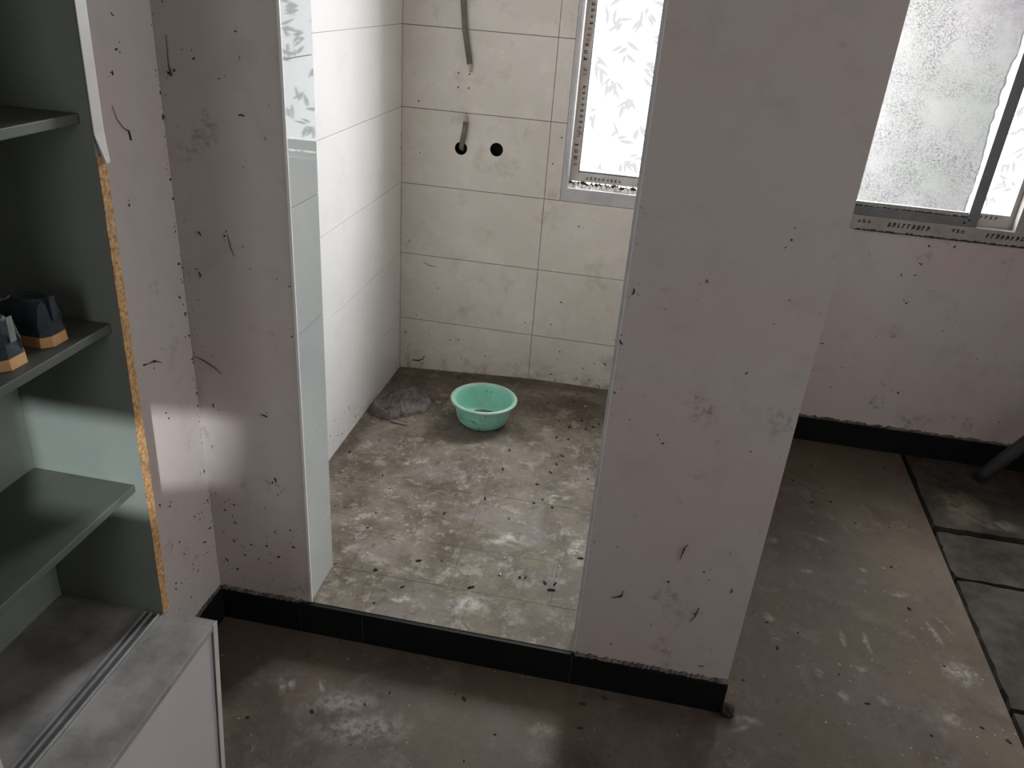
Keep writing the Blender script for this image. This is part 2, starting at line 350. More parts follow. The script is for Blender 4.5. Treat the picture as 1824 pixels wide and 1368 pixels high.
# ------------------------------------------------------------------ room shell
CEIL = 2.45; RX = 3.22; RY = -2.6
GY = .003                                   # depth of the tile joints
struct('ceiling', B_(-.50, RX+.15, RY-.15, D+.17, CEIL, CEIL+.1), M_PLASTER)
def edge_x(y): return 2.168+.038*y
bm = B_(-.50, 2, RY-.15, D, ZO-.12, ZO)
for v in bm.verts:
    if v.co.x > 1.9: v.co.x = edge_x(v.co.y)
struct('floor', bm, M_OUTFLOOR)
struct('floor_kitchen', B_(2.81, RX, RY-.15, D, ZO-.12, ZO), M_OUTFLOOR)
bm = boxes([(2, 2.81, RY-.15, D, ZO-.14, ZO-.08), (2, 2.81, D-.012, D, ZO-.08, ZO-.001)])
for v in bm.verts:
    if v.co.x < 2.1: v.co.x = edge_x(v.co.y)
struct('floor_trench', bm, M_TRENCH)
struct('wall_left', B_(-.36, -.021, RY, 0, ZO, CEIL), M_PLASTER)
struct('wall_right', boxes([(RX, RX+.1, RY-.15, -.95, ZO-.1, CEIL), (RX, RX+.1, -.95, .05, ZO-.1, .9), (RX, RX+.1, -.95, .05, 2.1, CEIL), (RX, RX+.1, .05, D+.17, ZO-.1, CEIL)]), M_PLASTER)  # out-of-view opening added for the side fill light
# rear wall behind the photographer with a window opening added for fill and a narrow gap for the beam
T0, T1, TZ0, TZ1 = 1.502, 1.742, 1.947, 2.067
struct('wall_rear', boxes([(-.50, .35, RY-.06, RY, ZO, CEIL), (.35, .85, RY-.06, RY, 2.05, CEIL), (.35, .85, RY-.06, RY, ZO, .95), (.85, T0, RY-.06, RY, ZO, CEIL),
                           (T0, T1, RY-.06, RY, ZO, TZ0), (T0, T1, RY-.06, RY, TZ1, CEIL), (T1, RX, RY-.06, RY, ZO, CEIL)]), M_REAR)
# partition in front of the shower
struct('wall_front_left', B_(-.021, .246, 0, .156, ZO, CEIL), M_PLASTER)
struct('wall_front_right', B_(.988, 1.389, 0, .156, ZO, CEIL), M_PLASTER)
struct('wall_front_lintel', B_(.246, .988, 0, .156, 2.05, CEIL), M_PLASTER)
struct('wall_partition', B_(1.27, 1.389, .156, D, ZO, CEIL), M_PLASTER)
# outside wall: kitchen half (plaster) and shower half (tiled)
WX0, WX1, WZ0, WZ1 = 1.62, 2.44, .828, 2.10        # kitchen window opening
struct('wall_back_kitchen', boxes([(1.31, WX0, D, D+.17, ZO-.1, CEIL), (WX0, WX1, D, D+.17, ZO-.1, WZ0),
                                   (WX0, WX1, D, D+.17, WZ1, CEIL), (WX1, RX, D, D+.17, ZO-.1, CEIL)]), M_PLASTER)
SX0, SX1, SZ0, SZ1 = .69, 1.24, .857, 2.12          # shower window opening
wb = struct('wall_back', B_(-.36, SX0, D+GY, D+.17, ZO-.1, CEIL), M_GROUT)
struct('wall_back_around_window', boxes([(SX0, SX1, D+GY, D+.17, ZO-.1, SZ0-.001), (SX0, SX1, D+GY, D+.17, SZ1, CEIL), (SX1, 1.31, D+GY, D+.17, ZO-.1, CEIL)]), M_GROUT)
G = .0011
H1, H2 = (.247, .966, .0255), (.392, .976, .0265)
SCREW = [(.226, 1.248), (.268, 1.247), (.226, 1.196), (.268, 1.196)]
holes_boolean(wb, [(x, z, r, D-.05, D+.07) for x, z, r in (H1, H2)] + [(x, z, .0032, D-.05, D+.03) for x, z in SCREW])
rows = [(-.06, B)] + [(B+.3*k, B+.3*k+.3) for k in range(8)]
cols = [(0, .6), (.6, 1.2), (1.2, 1.27)]
for r_i, (z0, z1) in enumerate(rows):
    z1 = min(z1, CEIL)
    if z0 >= CEIL-.02: continue
    for c_i, (x0, x1) in enumerate(cols):
        pcs = []
        TX0, TX1, TZ_0, TZ_1 = .664, 1.262, B+.6, 2.15
        if x1 <= TX0 or x0 >= TX1 or z1 <= TZ_0+.001 or z0 >= TZ_1: pcs = [(x0, x1, z0, z1)]
        else:
            if x0 < TX0: pcs.append((x0, TX0, z0, z1))
            if x1 > TX1: pcs.append((TX1, x1, z0, z1))
            if z1 > TZ_1: pcs.append((max(x0, TX0), min(x1, TX1), TZ_1, z1))
        for a, b, e, f in pcs:
            dy = random.uniform(-.0004, .0004)
            t = obj('tile', B_(a+G, b-G, D+dy, D+GY, e+G*1.2, f-G*1.2), M_TILE, wb)
            if c_i == 0 and r_i == 3: holes_boolean(t, [(x, z, r, D-.05, D+.05) for x, z, r in (H1, H2)])
            if c_i == 0 and r_i == 4: holes_boolean(t, [(x, z, .0032, D-.05, D+.05) for x, z in SCREW])
# shower side wall
wl = struct('wall_shower_left', B_(-.36, -GY, .156, D, ZO, CEIL), M_GROUT_PALE)
for z0, z1 in rows:
    z1 = min(z1, CEIL)
    if z0 >= CEIL-.02: continue
    for y0, y1 in ((.156, .70), (.70, D)):
        obj('tile', B_(-GY, random.uniform(-.0003, .0003), y0+G, y1-G, z0+G, z1-G), M_TILE_SIDE, wl)
# polished jamb tiles and corner beads
wf = sroot('trim_jamb')
for z0, z1 in [(0, B)] + rows[1:]:
    z1 = min(z1, 2.05)
    if z0 >= 2.04: continue
    obj('tile', B_(.2462, .25, .0045, .156, z0+.0012, z1-.0012), M_JAMB, wf)
obj('grout', B_(.246, .2475, .0045, .1558, 0, 2.05), M_GROUT_PALE, wf)
struct('trim_1', B_(.2462, .2525, -.0015, .0042, 0, 2.05), M_WHITE, bevel=.001)
struct('trim_2', B_(.9795, .988, -.0015, .0075, 0, 2.05), M_TRIMGREY, bevel=.0015)
wp = sroot('trim_jamb_opposite')
for z0, z1 in [(0, B)] + rows[1:]:
    z1 = min(z1, 2.05)
    if z0 >= 2.04: continue
    obj('tile', B_(.984, .988, .0085, .156, z0+.0012, z1-.0012), M_JAMB, wp)

# ------------------------------------------------------------------ shower floor: single tiles on a slightly sunken bed
def sm(t): t = max(0, min(1, t)); return t*t*(3-2*t)
def zf(x, y): return -.036*max(0, 1-x/.62)*sm((y-.17)/.45) - .008*sm((y-1.1)/.4)
def patch(x0, x1, y0, y1, dz, n=4, depth=.004):
    bm = bmesh.new(); g = {}
    for i in range(n+1):
        for j in range(n+1):
            x = x0+(x1-x0)*i/n; y = y0+(y1-y0)*j/n
            g[i, j] = bm.verts.new((x, y, zf(x, y)+dz))
    for i in range(n):
        for j in range(n): bm.faces.new((g[i, j], g[i+1, j], g[i+1, j+1], g[i, j+1]))
    ring = [g[i, 0] for i in range(n)]+[g[n, j] for j in range(n)]+[g[i, n] for i in range(n, 0, -1)]+[g[0, j] for j in range(n, 0, -1)]
    low = [bm.verts.new((v.co.x, v.co.y, v.co.z-depth)) for v in ring]
    for k in range(len(ring)):
        q = (k+1) % len(ring); bm.faces.new((ring[k], low[k], low[q], ring[q]))
    return bm
fs = struct('floor_shower', patch(0, 1.27, .156, D, -.0016, 10, .05), M_FGROUT)
struct('floor_threshold_bed', B_(.246, .988, 0, .156, ZO, -.0016), M_FGROUT)
g = .0006
ys = [.156, .345, .643, .94, 1.24, 1.54, D]; xs = [0, .30, .60, .90, 1.20, 1.27]
for y0, y1 in zip(ys, ys[1:]):
    for x0, x1 in zip(xs, xs[1:]):
        obj('tile', patch(x0+g, x1-g, y0+g, y1-g, random.uniform(-.0003, .0003), 3, .0015), M_INFLOOR, fs)
for x0, x1 in ((.2475, .40), (.40, .672), (.672, .986)):
    obj('tile', patch(x0+g, x1-g, 0, .156-g, 0, 1, .0015), M_INFLOOR, fs)

# ------------------------------------------------------------------ black skirting
bf = sroot('baseboard_front')
for x0, x1 in ((-.010, .2195), (.2205, .4005), (.4015, .9835), (.9845, 1.391)):
    th = x0 > .2 and x1 < .99
    obj('tile', B_(x0, x1, -.012, -.0005, ZO, -.002 if th else -.008), M_BLACK, bf, bevel=.001)
obj('joint', B_(-.010, 1.389, -.0105, -.001, ZO, -.010), M_SPECK2, bf)
struct('baseboard_left', B_(-.0205, -.010, -.54, -.0005, ZO, -.004), M_BLACK, bevel=.001)
struct('baseboard_kitchen', B_(1.39, RX-.001, D-.011, D-.0005, ZO, .002), M_BLACK, bevel=.001)
def ragged(bm, p0, p1, nrm, upv, w, th, n=60, amp=.7, seed=1):
    """an uneven bead of mortar or dirt from p0 to p1"""
    rnd = random.Random(seed); p0, p1, nrm, upv = map(Vector, (p0, p1, nrm, upv)); prev = None
    for i in range(n+1):
        c = p0.lerp(p1, i/n); k = max(.08, 1-amp*rnd.random()); t = th*(.5+.5*rnd.random())
        ring = [bm.verts.new(c+upv*(-w*.3*rnd.random())), bm.verts.new(c+nrm*t), bm.verts.new(c+nrm*t*.6+upv*w*k*.7), bm.verts.new(c+upv*w*k)]
        if prev:
            for a in range(4): bm.faces.new((prev[a], ring[a], ring[(a+1) % 4], prev[(a+1) % 4]))
        else: bm.faces.new(ring)
        prev = ring
    bm.faces.new(prev)
M_MORTAR = simple('grimy_mortar', (.06, .052, .046), (.20, .18, .165), 40, .95, .5)
for nm, a, b, seed in (('baseboard_mortar_front', (-.01, -.001, -.006), (.24, -.001, -.006), 1), ('baseboard_mortar_pillar', (.99, -.001, -.006), (1.389, -.001, -.006), 2)):
    bm = bmesh.new(); ragged(bm, a, b, (0, -1, 0), (0, 0, 1), .012, .009, 70, .8, seed); struct(nm, bm, M_MORTAR)
bm = bmesh.new(); ragged(bm, (1.4, D-.001, .003), (2.9, D-.001, .003), (0, -1, 0), (0, 0, 1), .013, .009, 140, .8, 3); struct('baseboard_mortar_kitchen', bm, M_MORTAR)
bm = bmesh.new(); ragged(bm, (-.02, -.53, -.003), (-.02, -.005, -.003), (1, 0, 0), (0, 0, 1), .010, .007, 110, .8, 5); struct('baseboard_mortar_left', bm, M_MORTAR)

# ------------------------------------------------------------------ printed marks and bamboo print
def glyphs(bm, o, u, v, n, size, step, seed, kind='ideograph'):
    rnd = random.Random(seed); o, u, v = Vector(o), Vector(u), Vector(v); nn = u.cross(v)
    def bar(c, d, L, w):
        e = nn.cross(d)
        q = [c+d*s*L/2+e*t*w/2 for s, t in ((-1, -1), (1, -1), (1, 1), (-1, 1))]
        bm.faces.new([bm.verts.new(x) for x in q])
    for i in range(n):
        c = o+u*(i*step)
        if kind == 'ideograph':
            for k in range(rnd.choice((2, 3, 3))): bar(c+v*size*(k-1)*.34, u, size*rnd.uniform(.5, .95), size*.13)
            for k in range(rnd.choice((1, 2, 2))): bar(c+u*size*rnd.uniform(-.3, .3), v, size*rnd.uniform(.6, 1), size*.13)
            if rnd.random() < .6: bar(c-v*size*.2, (u+v*rnd.choice((-1, 1))).normalized(), size*.7, size*.12)
        else:
            d = (v+u*.25).normalized()
            bar(c, d, size, size*.22)
            bar(c+v*size*rnd.uniform(-.4, .4)+u*size*.12, u, size*.5, size*.2)
            if rnd.random() < .5: bar(c+u*size*.28, d, size*rnd.uniform(.5, .9), size*.2)
def leaves(bm, x0, x1, z0, z1, y, n, seed, scale=1.0):
    rnd = random.Random(seed)
    def leaf(cx, cz, a, L, w):
        pts = [(0, 0), (.25, .42), (.5, .5), (.8, .22), (1, 0), (.8, -.22), (.5, -.5), (.25, -.42)]
        vs_ = []
        for s, t in pts:
            px = cx+math.cos(a)*s*L-math.sin(a)*t*w; pz = cz+math.sin(a)*s*L+math.cos(a)*t*w
            vs_.append((min(max(px, x0), x1), y, min(max(pz, z0), z1)))
        try: bm.faces.new([bm.verts.new(q) for q in vs_])
        except ValueError: pass
    for i in range(n):
        cx = x0+(x1-x0)*((i*.618+.13) % 1); cz = z0+(z1-z0)*((i+.5)/n)
        base = rnd.uniform(-2.6, -.3) if rnd.random() < .6 else rnd.uniform(0, math.pi)
        for k in range(rnd.randint(4, 8)):
            leaf(cx+rnd.uniform(-.02, .02)*scale, cz+rnd.uniform(-.02, .02)*scale, base+rnd.uniform(-1.1, 1.1), rnd.uniform(.025, .062)*scale, rnd.uniform(.008, .0135)*scale)

# ------------------------------------------------------------------ shower window
FY = D+.040
w1 = sroot('window_1')
fr = obj('frame', boxes([(SX0, .722, FY, FY+.06, .880, 2.11), (1.205, SX1-.001, FY, FY+.06, .880, 2.11),
                         (.722, 1.205, FY, FY+.06, .880, .914), (.722, 1.205, FY, FY+.06, 2.07, 2.11)]), M_FRAME, w1)
obj('glazing_bead', boxes([(.722, .7265, FY+.004, FY+.03, .914, 2.07), (.722, 1.205, FY+.004, FY+.03, .914, .9215)]), M_SASH, w1)
pn = obj('pane', B_(.7225, 1.2045, FY+.022, FY+.025, .915, 2.069), M_FROST, w1)
bm = bmesh.new(); leaves(bm, .74, 1.20, .93, 2.06, FY+.0215, 46, 3, 1.25)
obj('bamboo_print', bm, M_LEAF, pn)
bm = bmesh.new(); yy = FY-.0004
for z, n in ((1.545, 5), (1.235, 9)): glyphs(bm, (.712, yy, z), (0, 0, -1), (1, 0, 0), n, .015, .021, int(z*100))
for z in (1.385, 1.02): glyphs(bm, (.704, yy, z), (0, 0, -1), (1, 0, 0), 3, .016, .024, int(z*97))
glyphs(bm, (.76, yy, .896), (1, 0, 0), (0, 0, 1), 9, .013, .0165, 8); glyphs(bm, (.965, yy, .893), (1, 0, 0), (0, 0, 1), 6, .013, .0165, 9)
obj('printed_marks', bm, M_INK, fr)
bm = bmesh.new()
for z, n in ((1.44, 3), (1.30, 2), (1.075, 2), (.965, 2)): glyphs(bm, (.708, yy, z), (0, 0, -1), (1, 0, 0), n, .017, .019, int(z*91))
obj('red_printed_marks', bm, M_RED, fr)
t3 = struct('trim_3', boxes([(.6645, .678, D-.0012, D+.01, B+.601, 2.149), (.678, 1.262, D-.0012, D+.038, B+.601, SZ0), (1.241, 1.262, D-.0012, D+.01, SZ0, 2.149), (.678, 1.241, D-.0012, D+.01, 2.121, 2.149)]), M_TRIMGREY)
bm = bmesh.new(); tube(bm, [(.683, D+.002, SZ0), (.683, D+.002, 2.121)], .0062, 12); obj('bead', bm, M_WHITE, t3, smooth=True)
M_SILLW = simple('crumbled_white_mortar', (.80, .79, .76), (.30, .28, .25), 60, .95, .5)
bm = bmesh.new(); ragged(bm, (.69, D+.037, SZ0+.0005), (1.24, D+.037, SZ0+.0005), (0, -1, 0), (0, 0, 1), .022, .030, 90, .6, 11); o = obj('sill_mortar', bm, M_SILLW, t3)
bm = bmesh.new(); ragged(bm, (.69, D+.039, .868), (1.24, D+.039, .868), (0, -1, 0), (0, 0, 1), .014, .012, 90, .9, 12); obj('sill_dirt', bm, M_SPECK, t3)

# ------------------------------------------------------------------ kitchen window: grey sliding sash with clear glass before a frosted one
w2 = sroot('window_2')
fr = obj('frame', boxes([(WX0, WX1, D-.004, D+.09, WZ0+.001, .880), (WX0, WX0+.04, D-.004, D+.09, .880, WZ1-.001), (2.362, WX1-.001, D-.002, D+.09, .880, WZ1-.001), (WX0+.04, 2.362, D-.004, D+.09, WZ1-.04, WZ1-.001)]), M_FRAME2, w2)
s1 = obj('sash', boxes([(1.661, 2.228, D+.004, D+.034, .8805, .912), (2.190, 2.228, D+.004, D+.034, .912, 2.058), (1.661, 1.699, D+.004, D+.034, .912, 2.058), (1.699, 2.190, D+.004, D+.034, 2.022, 2.058)]), M_SASH, w2)
obj('glazing_bead', boxes([(1.70, 2.19, D+.012, D+.022, .912, .930)]), M_FRAME2, s1)
obj('glass', B_(1.6995, 2.1895, D+.023, D+.026, .9305, 2.0215), M_GLASS, s1)
bm = bmesh.new()
for x, z in ((2.197, .905), (2.182, .893)): tube(bm, [(x, D+.0042, z), (x, D+.0025, z)], .0042, 10)
obj('screw', bm, M_INK, s1)
bm = bmesh.new(); ragged(bm, (1.70, D+.0118, .911), (2.19, D+.0118, .911), (0, -1, 0), (0, 0, 1), .008, .006, 90, .8, 21); obj('gasket_dirt', bm, M_SPECK, s1)
s2 = obj('sash', boxes([(2.20, 2.361, D+.040, D+.072, .8805, .928), (2.345, 2.361, D+.040, D+.072, .928, 2.058), (2.20, 2.225, D+.040, D+.072, .928, 2.058), (2.225, 2.345, D+.040, D+.072, 2.022, 2.058)]), M_FRAME, w2)
pn = obj('pane', B_(2.2255, 2.3445, D+.054, D+.057, .9285, 2.0215), M_FROST, s2)
bm = bmesh.new(); leaves(bm, 2.24, 2.34, .94, 2.0, D+.0532, 16, 9); obj('bamboo_print', bm, M_LEAF, w2)
bm = bmesh.new(); yy = D-.0045
glyphs(bm, (1.812, yy, .861), (1, 0, 0), (0, 0, 1), 3, .016, .018, 31)
glyphs(bm, (1.920, yy, .858), (1, 0, 0), (0, 0, 1), 9, .019, .0175, 32, 'latin'); glyphs(bm, (2.150, yy, .862), (1, 0, 0), (0, 0, 1), 3, .015, .017, 33)
glyphs(bm, (2.272, yy, .858), (1, 0, 0), (0, 0, 1), 8, .019, .0175, 34, 'latin')
glyphs(bm, (2.245, D+.0395, .915), (1, 0, 0), (0, 0, 1), 4, .014, .018, 35, 'latin')
obj('printed_marks', bm, M_INK, fr)
bm = bmesh.new(); ragged(bm, (1.80, D-.002, .826), (2.44, D-.002, .826), (0, -1, 0), (0, 0, 1), .010, .007, 120, .9, 22); obj('frame_gap_dirt', bm, M_SPECK, fr)
# whitewashed wall of the house next door
bm = bmesh.new(); rnd = random.Random(4); n = 120; gr_ = []
for i in range(n+1):
    z = -.3+3.6*i/n; e = 2.545+rnd.uniform(-.006, .006)+.008*math.sin(z*9)
    gr_.append([bm.verts.new(q) for q in ((1.86, 2.6, z), (e-.012, 2.6, z), (e, 2.612+rnd.uniform(0, .008), z), (e, 2.8, z), (1.86, 2.8, z))])
for A, C in zip(gr_, gr_[1:]):
    for k in range(5): bm.faces.new((A[k], A[(k+1) % 5], C[(k+1) % 5], C[k]))
bm.faces.new(gr_[0]); bm.faces.new(gr_[-1])
struct('wall_outside', bm, M_OUTWALL)

# ------------------------------------------------------------------ shelf cabinet on the left
def yp(z): return -.5545 + .024*(z-.447)          # inner face of the far side panel, sheared to match the image
CY = -1.65; BT = .449                              # near end, top of the base
cb = thing('shelf_cabinet', 'open white shelf cabinet with bare chipboard edge standing on a raised base', 'cabinet', (.10, -1.0, ZO))  # cabinet and shoes scaled about the camera until the back meets the wall
def sheared(x0, x1, z0, z1, t):
    bm = bmesh.new(); v = box(bm, x0, x1, 0, 1, z0, z1)
    for q in v: q.co.y = yp(q.co.z)+(t if q.co.y > .5 else 0)
    return bm
def toe_in(bm):
    for v in bm.verts:
        if v.co.x > .2: v.co.x -= .058*(BT-v.co.z)
    return bm
obj('side_panel', sheared(-.0075, .206, BT+.0005, 2.06, .0195), M_MELAMINE, cb)
obj('bare_edge', sheared(.206, .2076, BT+.0005, 1.303, .0195), M_CHIPB, cb)['label'] = 'bare brown chipboard edge where the band has peeled'
bm = bmesh.new(); n = 18; prev = None
for i in range(n+1):
    z = 1.293+(2.06-1.293)*i/n; y0 = yp(z)-.001; y1 = yp(z)+.0215; x1 = .2095
    if i == 0: y0 = yp(z)+.012; x1 = .213
    r_ = [bm.verts.new(q) for q in ((.2077, y0, z), (.2077, y1, z), (x1, y1, z), (x1, y0, z))]
    if prev:
        for k in range(4): bm.faces.new((prev[k], prev[(k+1) % 4], r_[(k+1) % 4], r_[k]))
    else: bm.faces.new(r_)
    prev = r_
bm.faces.new(prev); obj('edge_band', bm, M_BAND, cb)
obj('side_panel', B_(-.0075, .206, CY-.018, CY, BT+.0005, 2.06), M_MELAMINE, cb)
obj('back_panel', B_(-.0205, -.008, CY-.018, -.5365, BT+.0005, 2.06), M_MELAMINE, cb)
obj('top_panel', B_(-.0075, .206, CY, -.52, 2.0605, 2.076), M_MELAMINE, cb)
for z in (.7375, 1.042, 1.363, 1.687):
    obj('shelf', B_(-.0075, .1886, CY+.0005, yp(z-.015)-.0005, z-.015, z), M_SHELF, cb, bevel=.0016)
obj('base_top', B_(-.0205, .3114, CY-.018, -.5602, BT-.014, BT), M_CTOP, cb, bevel=.001)
obj('end_panel', toe_in(B_(-.008, .3115, -.5598, -.5463, ZO, BT-.0005)), M_CTOP, cb)
obj('end_edge_band', toe_in(B_(.3117, .3130, -.5602, -.5459, ZO, BT)), M_BAND, cb)
obj('front_panel', toe_in(B_(.297, .3095, CY-.018, -.5628, ZO, BT-.0145)), M_PANEL, cb)
obj('near_end_panel', toe_in(B_(-.008, .2965, CY-.018, CY, ZO, BT-.0145)), M_PANEL, cb)
obj('shading_door', B_(.188, .199, CY, -.94, BT+.007, 2.055), M_PANEL, cb)  # unseen door added, long enough to block rear light from the shelves
tr = obj('sliding_track', B_(.1725, .2045, CY-.015, -.5610, BT+.0001, BT+.001), M_SHELF, cb)
for x in (.1745, .1868, .2012): obj('rail', B_(x, x+.0026, CY-.015, -.5612, BT+.001, BT+.006), M_ALU, tr)

# ------------------------------------------------------------------ shoes on the cabinet shelf
def shoe(label, y, ang, lining, group):
    root = thing('shoe', label, 'shoe', (0, 0, 0), group)
    N = 18; prof = []
    for i in range(N+1):
        t = i/N; x = -t*.222
        w = .033*(1-.45*math.exp(-((t-0)/.03)**2))*(1+.35*sm((t-.35)/.35))*math.sqrt(max(.02, 1-max(0, (t-.82)/.185)**2))
        hgt = .088-.004*t if t < .33 else .084-(.084-.045)*sm((t-.33)/.42)
        if t > .82: hgt *= math.sqrt(max(.05, 1-((t-.82)/.19)**2))
        if i == 0: hgt = .082
        prof.append((x, w, hgt))
    def loft(fn):
        bm = bmesh.new(); prev = None
        for k, pr in enumerate(prof):
            r_ = [bm.verts.new(q) for q in fn(*pr, k/N)]
            if prev:
                for a in range(len(r_)): bm.faces.new((prev[a], prev[(a+1) % len(r_)], r_[(a+1) % len(r_)], r_[a]))
            else: bm.faces.new(r_)
            prev = r_
        bm.faces.new(prev); return bm
    def up_(x, w, h_, t):
        k = .72 if t < .4 else .55
        return [(x, -w*.97, .0215), (x, w*.97, .0215), (x+.004*0, w*1.0, .045), (x-.008*(t < .05), w*k, h_*.93), (x-.008*(t < .05), w*k*.6, h_), (x-.008*(t < .05), -w*k*.6, h_), (x-.008*(t < .05), -w*k, h_*.93), (x, -w, .045)]
    bmu = loft(up_)
    u_ = obj('upper', bmu, M_NAVY, root, smooth=False)
    s_ = obj('sole', loft(lambda x, w, h_, t: [(x+.004*(t < .02), -w*1.08, .0005), (x+.004*(t < .02), w*1.08, .0005), (x+.002*(t < .02), w*1.06, .021), (x+.002*(t < .02), -w*1.06, .021)]), M_SOLE, root)
    bm = bmesh.new(); lathe(bm, [(.020, .0), (.023, .006), (.020, .010), (.014, .004)], (-.045, 0, .082), 20, False)
    for v in bm.verts: v.co.x = -.045+(v.co.x+.045)*1.55
    obj('collar', bm, lining, root, smooth=True)
    bm = bmesh.new(); box(bm, .0005, .003, -.007, .007, .05, .097); obj('pull_tab', bm, lining, root)
    for k in range(4):
        bm = bmesh.new(); x = -.09-.016*k; z = .080-.008*k
        tube(bm, [(x, -.020, z-.006), (x, 0, z+.004), (x-.01, .020, z-.006)], .0022, 6); obj('lace', bm, M_LACE, root)
    bm = bmesh.new(); tube(bm, [(-.085, .018, .083), (-.07, .036, .078), (-.055, .040, .070)], .002, 6); obj('lace_end', bm, M_LACE, root)
    root.location = (.166, y, 1.0422); root.rotation_euler.z = ang; root.scale = (.775, .775, .775)
    return root
shoe('navy fabric shoe with tan sole and pale grey collar, farther from the cabinet side panel', -.714, math.radians(0), M_NAVY2, 'pair of shoes on the cabinet shelf')
shoe('navy fabric shoe with tan sole and dark collar, nearer the cabinet side panel', -.629, math.radians(0), M_NAVY, 'pair of shoes on the cabinet shelf')

# ------------------------------------------------------------------ cut cables on the tiled wall
def cable(name, label, pts, r, tip):
    root = thing(name, label, 'cable', pts[0])
    bm = bmesh.new(); tube(bm, pts, r, 12); obj('sheath', bm, M_CABLE, root, smooth=True)
    bm = bmesh.new(); tube(bm, tip, [.0075, .006, .0045], 10); o = obj('bare_end', bm, M_CORE, root, smooth=True); o['label'] = 'pale stripped cable end'
    return root
cable('power_cable', 'thick grey cable hanging down above the four screw holes', [(.20, D-.02, CEIL), (.205, D-.016, 2.0), (.226, D-.013, 1.60), (.236, D-.0125, 1.50), (.247, D-.0125, 1.40), (.271, D-.014, 1.285)], .0105,
      [(.271, D-.014, 1.287), (.273, D-.014, 1.27), (.276, D-.0135, 1.256)])
cable('water_hose_stub', 'short grey cut cable rising out of the round wall hole', [(.249, D+.060, .962), (.249, D+.02, .962), (.250, D-.006, .970), (.256, D-.018, 1.00), (.263, D-.020, 1.04), (.266, D-.018, 1.073)], .0098,
      [(.266, D-.018, 1.071), (.263, D-.017, 1.09), (.258, D-.016, 1.107)])
for x, z, r in (H1, H2):
    bm = bmesh.new(); n = 24
    a = [bm.verts.new((x+math.cos(k*math.pi/12)*(r-.0004), D+.0015, z+math.sin(k*math.pi/12)*(r-.0004))) for k in range(n)]
    b = [bm.verts.new((x+math.cos(k*math.pi/12)*(r-.0004), D+.068, z+math.sin(k*math.pi/12)*(r-.0004))) for k in range(n)]
    for k in range(n): bm.faces.new((a[k], b[k], b[(k+1) % n], a[(k+1) % n]))
    bm.faces.new(b); obj('pipe_socket', bm, M_HOLE, wb)

# ------------------------------------------------------------------ basin
bc = (.487, 1.150); bz = zf(*bc)+.0005
ba = thing('wash_basin', 'round mint green plastic basin with a pale rim on the shower floor', 'basin', (bc[0], bc[1], bz))
bm = bmesh.new()
lathe(bm, [(.0005, .003), (.070, .003), (.076, .0), (.086, .002), (.098, .014), (.106, .035), (.112, .065), (.116, .096), (.119, .1015), (.117, .1035), (.1135, .099), (.109, .066), (.103, .036), (.095, .016), (.084, .0065), (.070, .006), (.0005, .006)], (bc[0], bc[1], bz), 56, False)
body = obj('bowl', bm, M_BASIN, ba, smooth=True)
bm = bmesh.new()
lathe(bm, [(.1165, .1005), (.122, .0985), (.1295, .0965), (.1325, .0985), (.1335, .103), (.131, .1065), (.124, .1075), (.1175, .1055), (.1150, .102)], (bc[0], bc[1], bz), 56, False)
obj('rim', bm, M_RIM, ba, smooth=True)['label'] = 'pale rolled rim'
bm = bmesh.new(); lathe(bm, [(.0005, .0085), (.055, .0085), (.078, .0072), (.083, .0066)], (bc[0], bc[1], bz), 32, False)
for v in bm.verts: v.co.z += .002*noise.noise(v.co*60)
obj('mud_residue', bm, M_RESIDUE, ba, smooth=True)['label'] = 'dried brown mud on the bottom'

# ------------------------------------------------------------------ crumpled floor cloth
cc = (.125, 1.215)
bm = bmesh.new(); NR, NA = 64, 220; rings = []
crnd = random.Random(12); folds = []
for i in range(16):
    fa = crnd.uniform(0, 6.28); fr_ = crnd.uniform(.0, .085); fx = cc[0]+math.cos(fa)*fr_; fy = cc[1]+math.sin(fa)*fr_*1.15
    folds.append((fx, fy, crnd.uniform(0, math.pi), crnd.uniform(.025, .065), crnd.uniform(.005, .0085), crnd.uniform(.016, .034), crnd.uniform(-14, 14)))
for i in range(26):
    fa = crnd.uniform(0, 6.28); fr_ = crnd.uniform(.01, .10); fx = cc[0]+math.cos(fa)*fr_; fy = cc[1]+math.sin(fa)*fr_*1.15
    folds.append((fx, fy, crnd.uniform(0, math.pi), crnd.uniform(.015, .045), crnd.uniform(.0022, .0038), crnd.uniform(.010, .020), crnd.uniform(-22, 22)))
def fold_h(x, y):
    best = 0
    for fx, fy, a, L, w, h_, cv in folds:
        dx, dy = x-fx, y-fy; u = dx*math.cos(a)+dy*math.sin(a); v = dy*math.cos(a)-dx*math.sin(a)-cv*u*u
        k = h_*math.exp(-(v/w)**2)*max(0, 1-(u/L)**2)
        best = max(best, k)+.25*min(best, k)
    return best
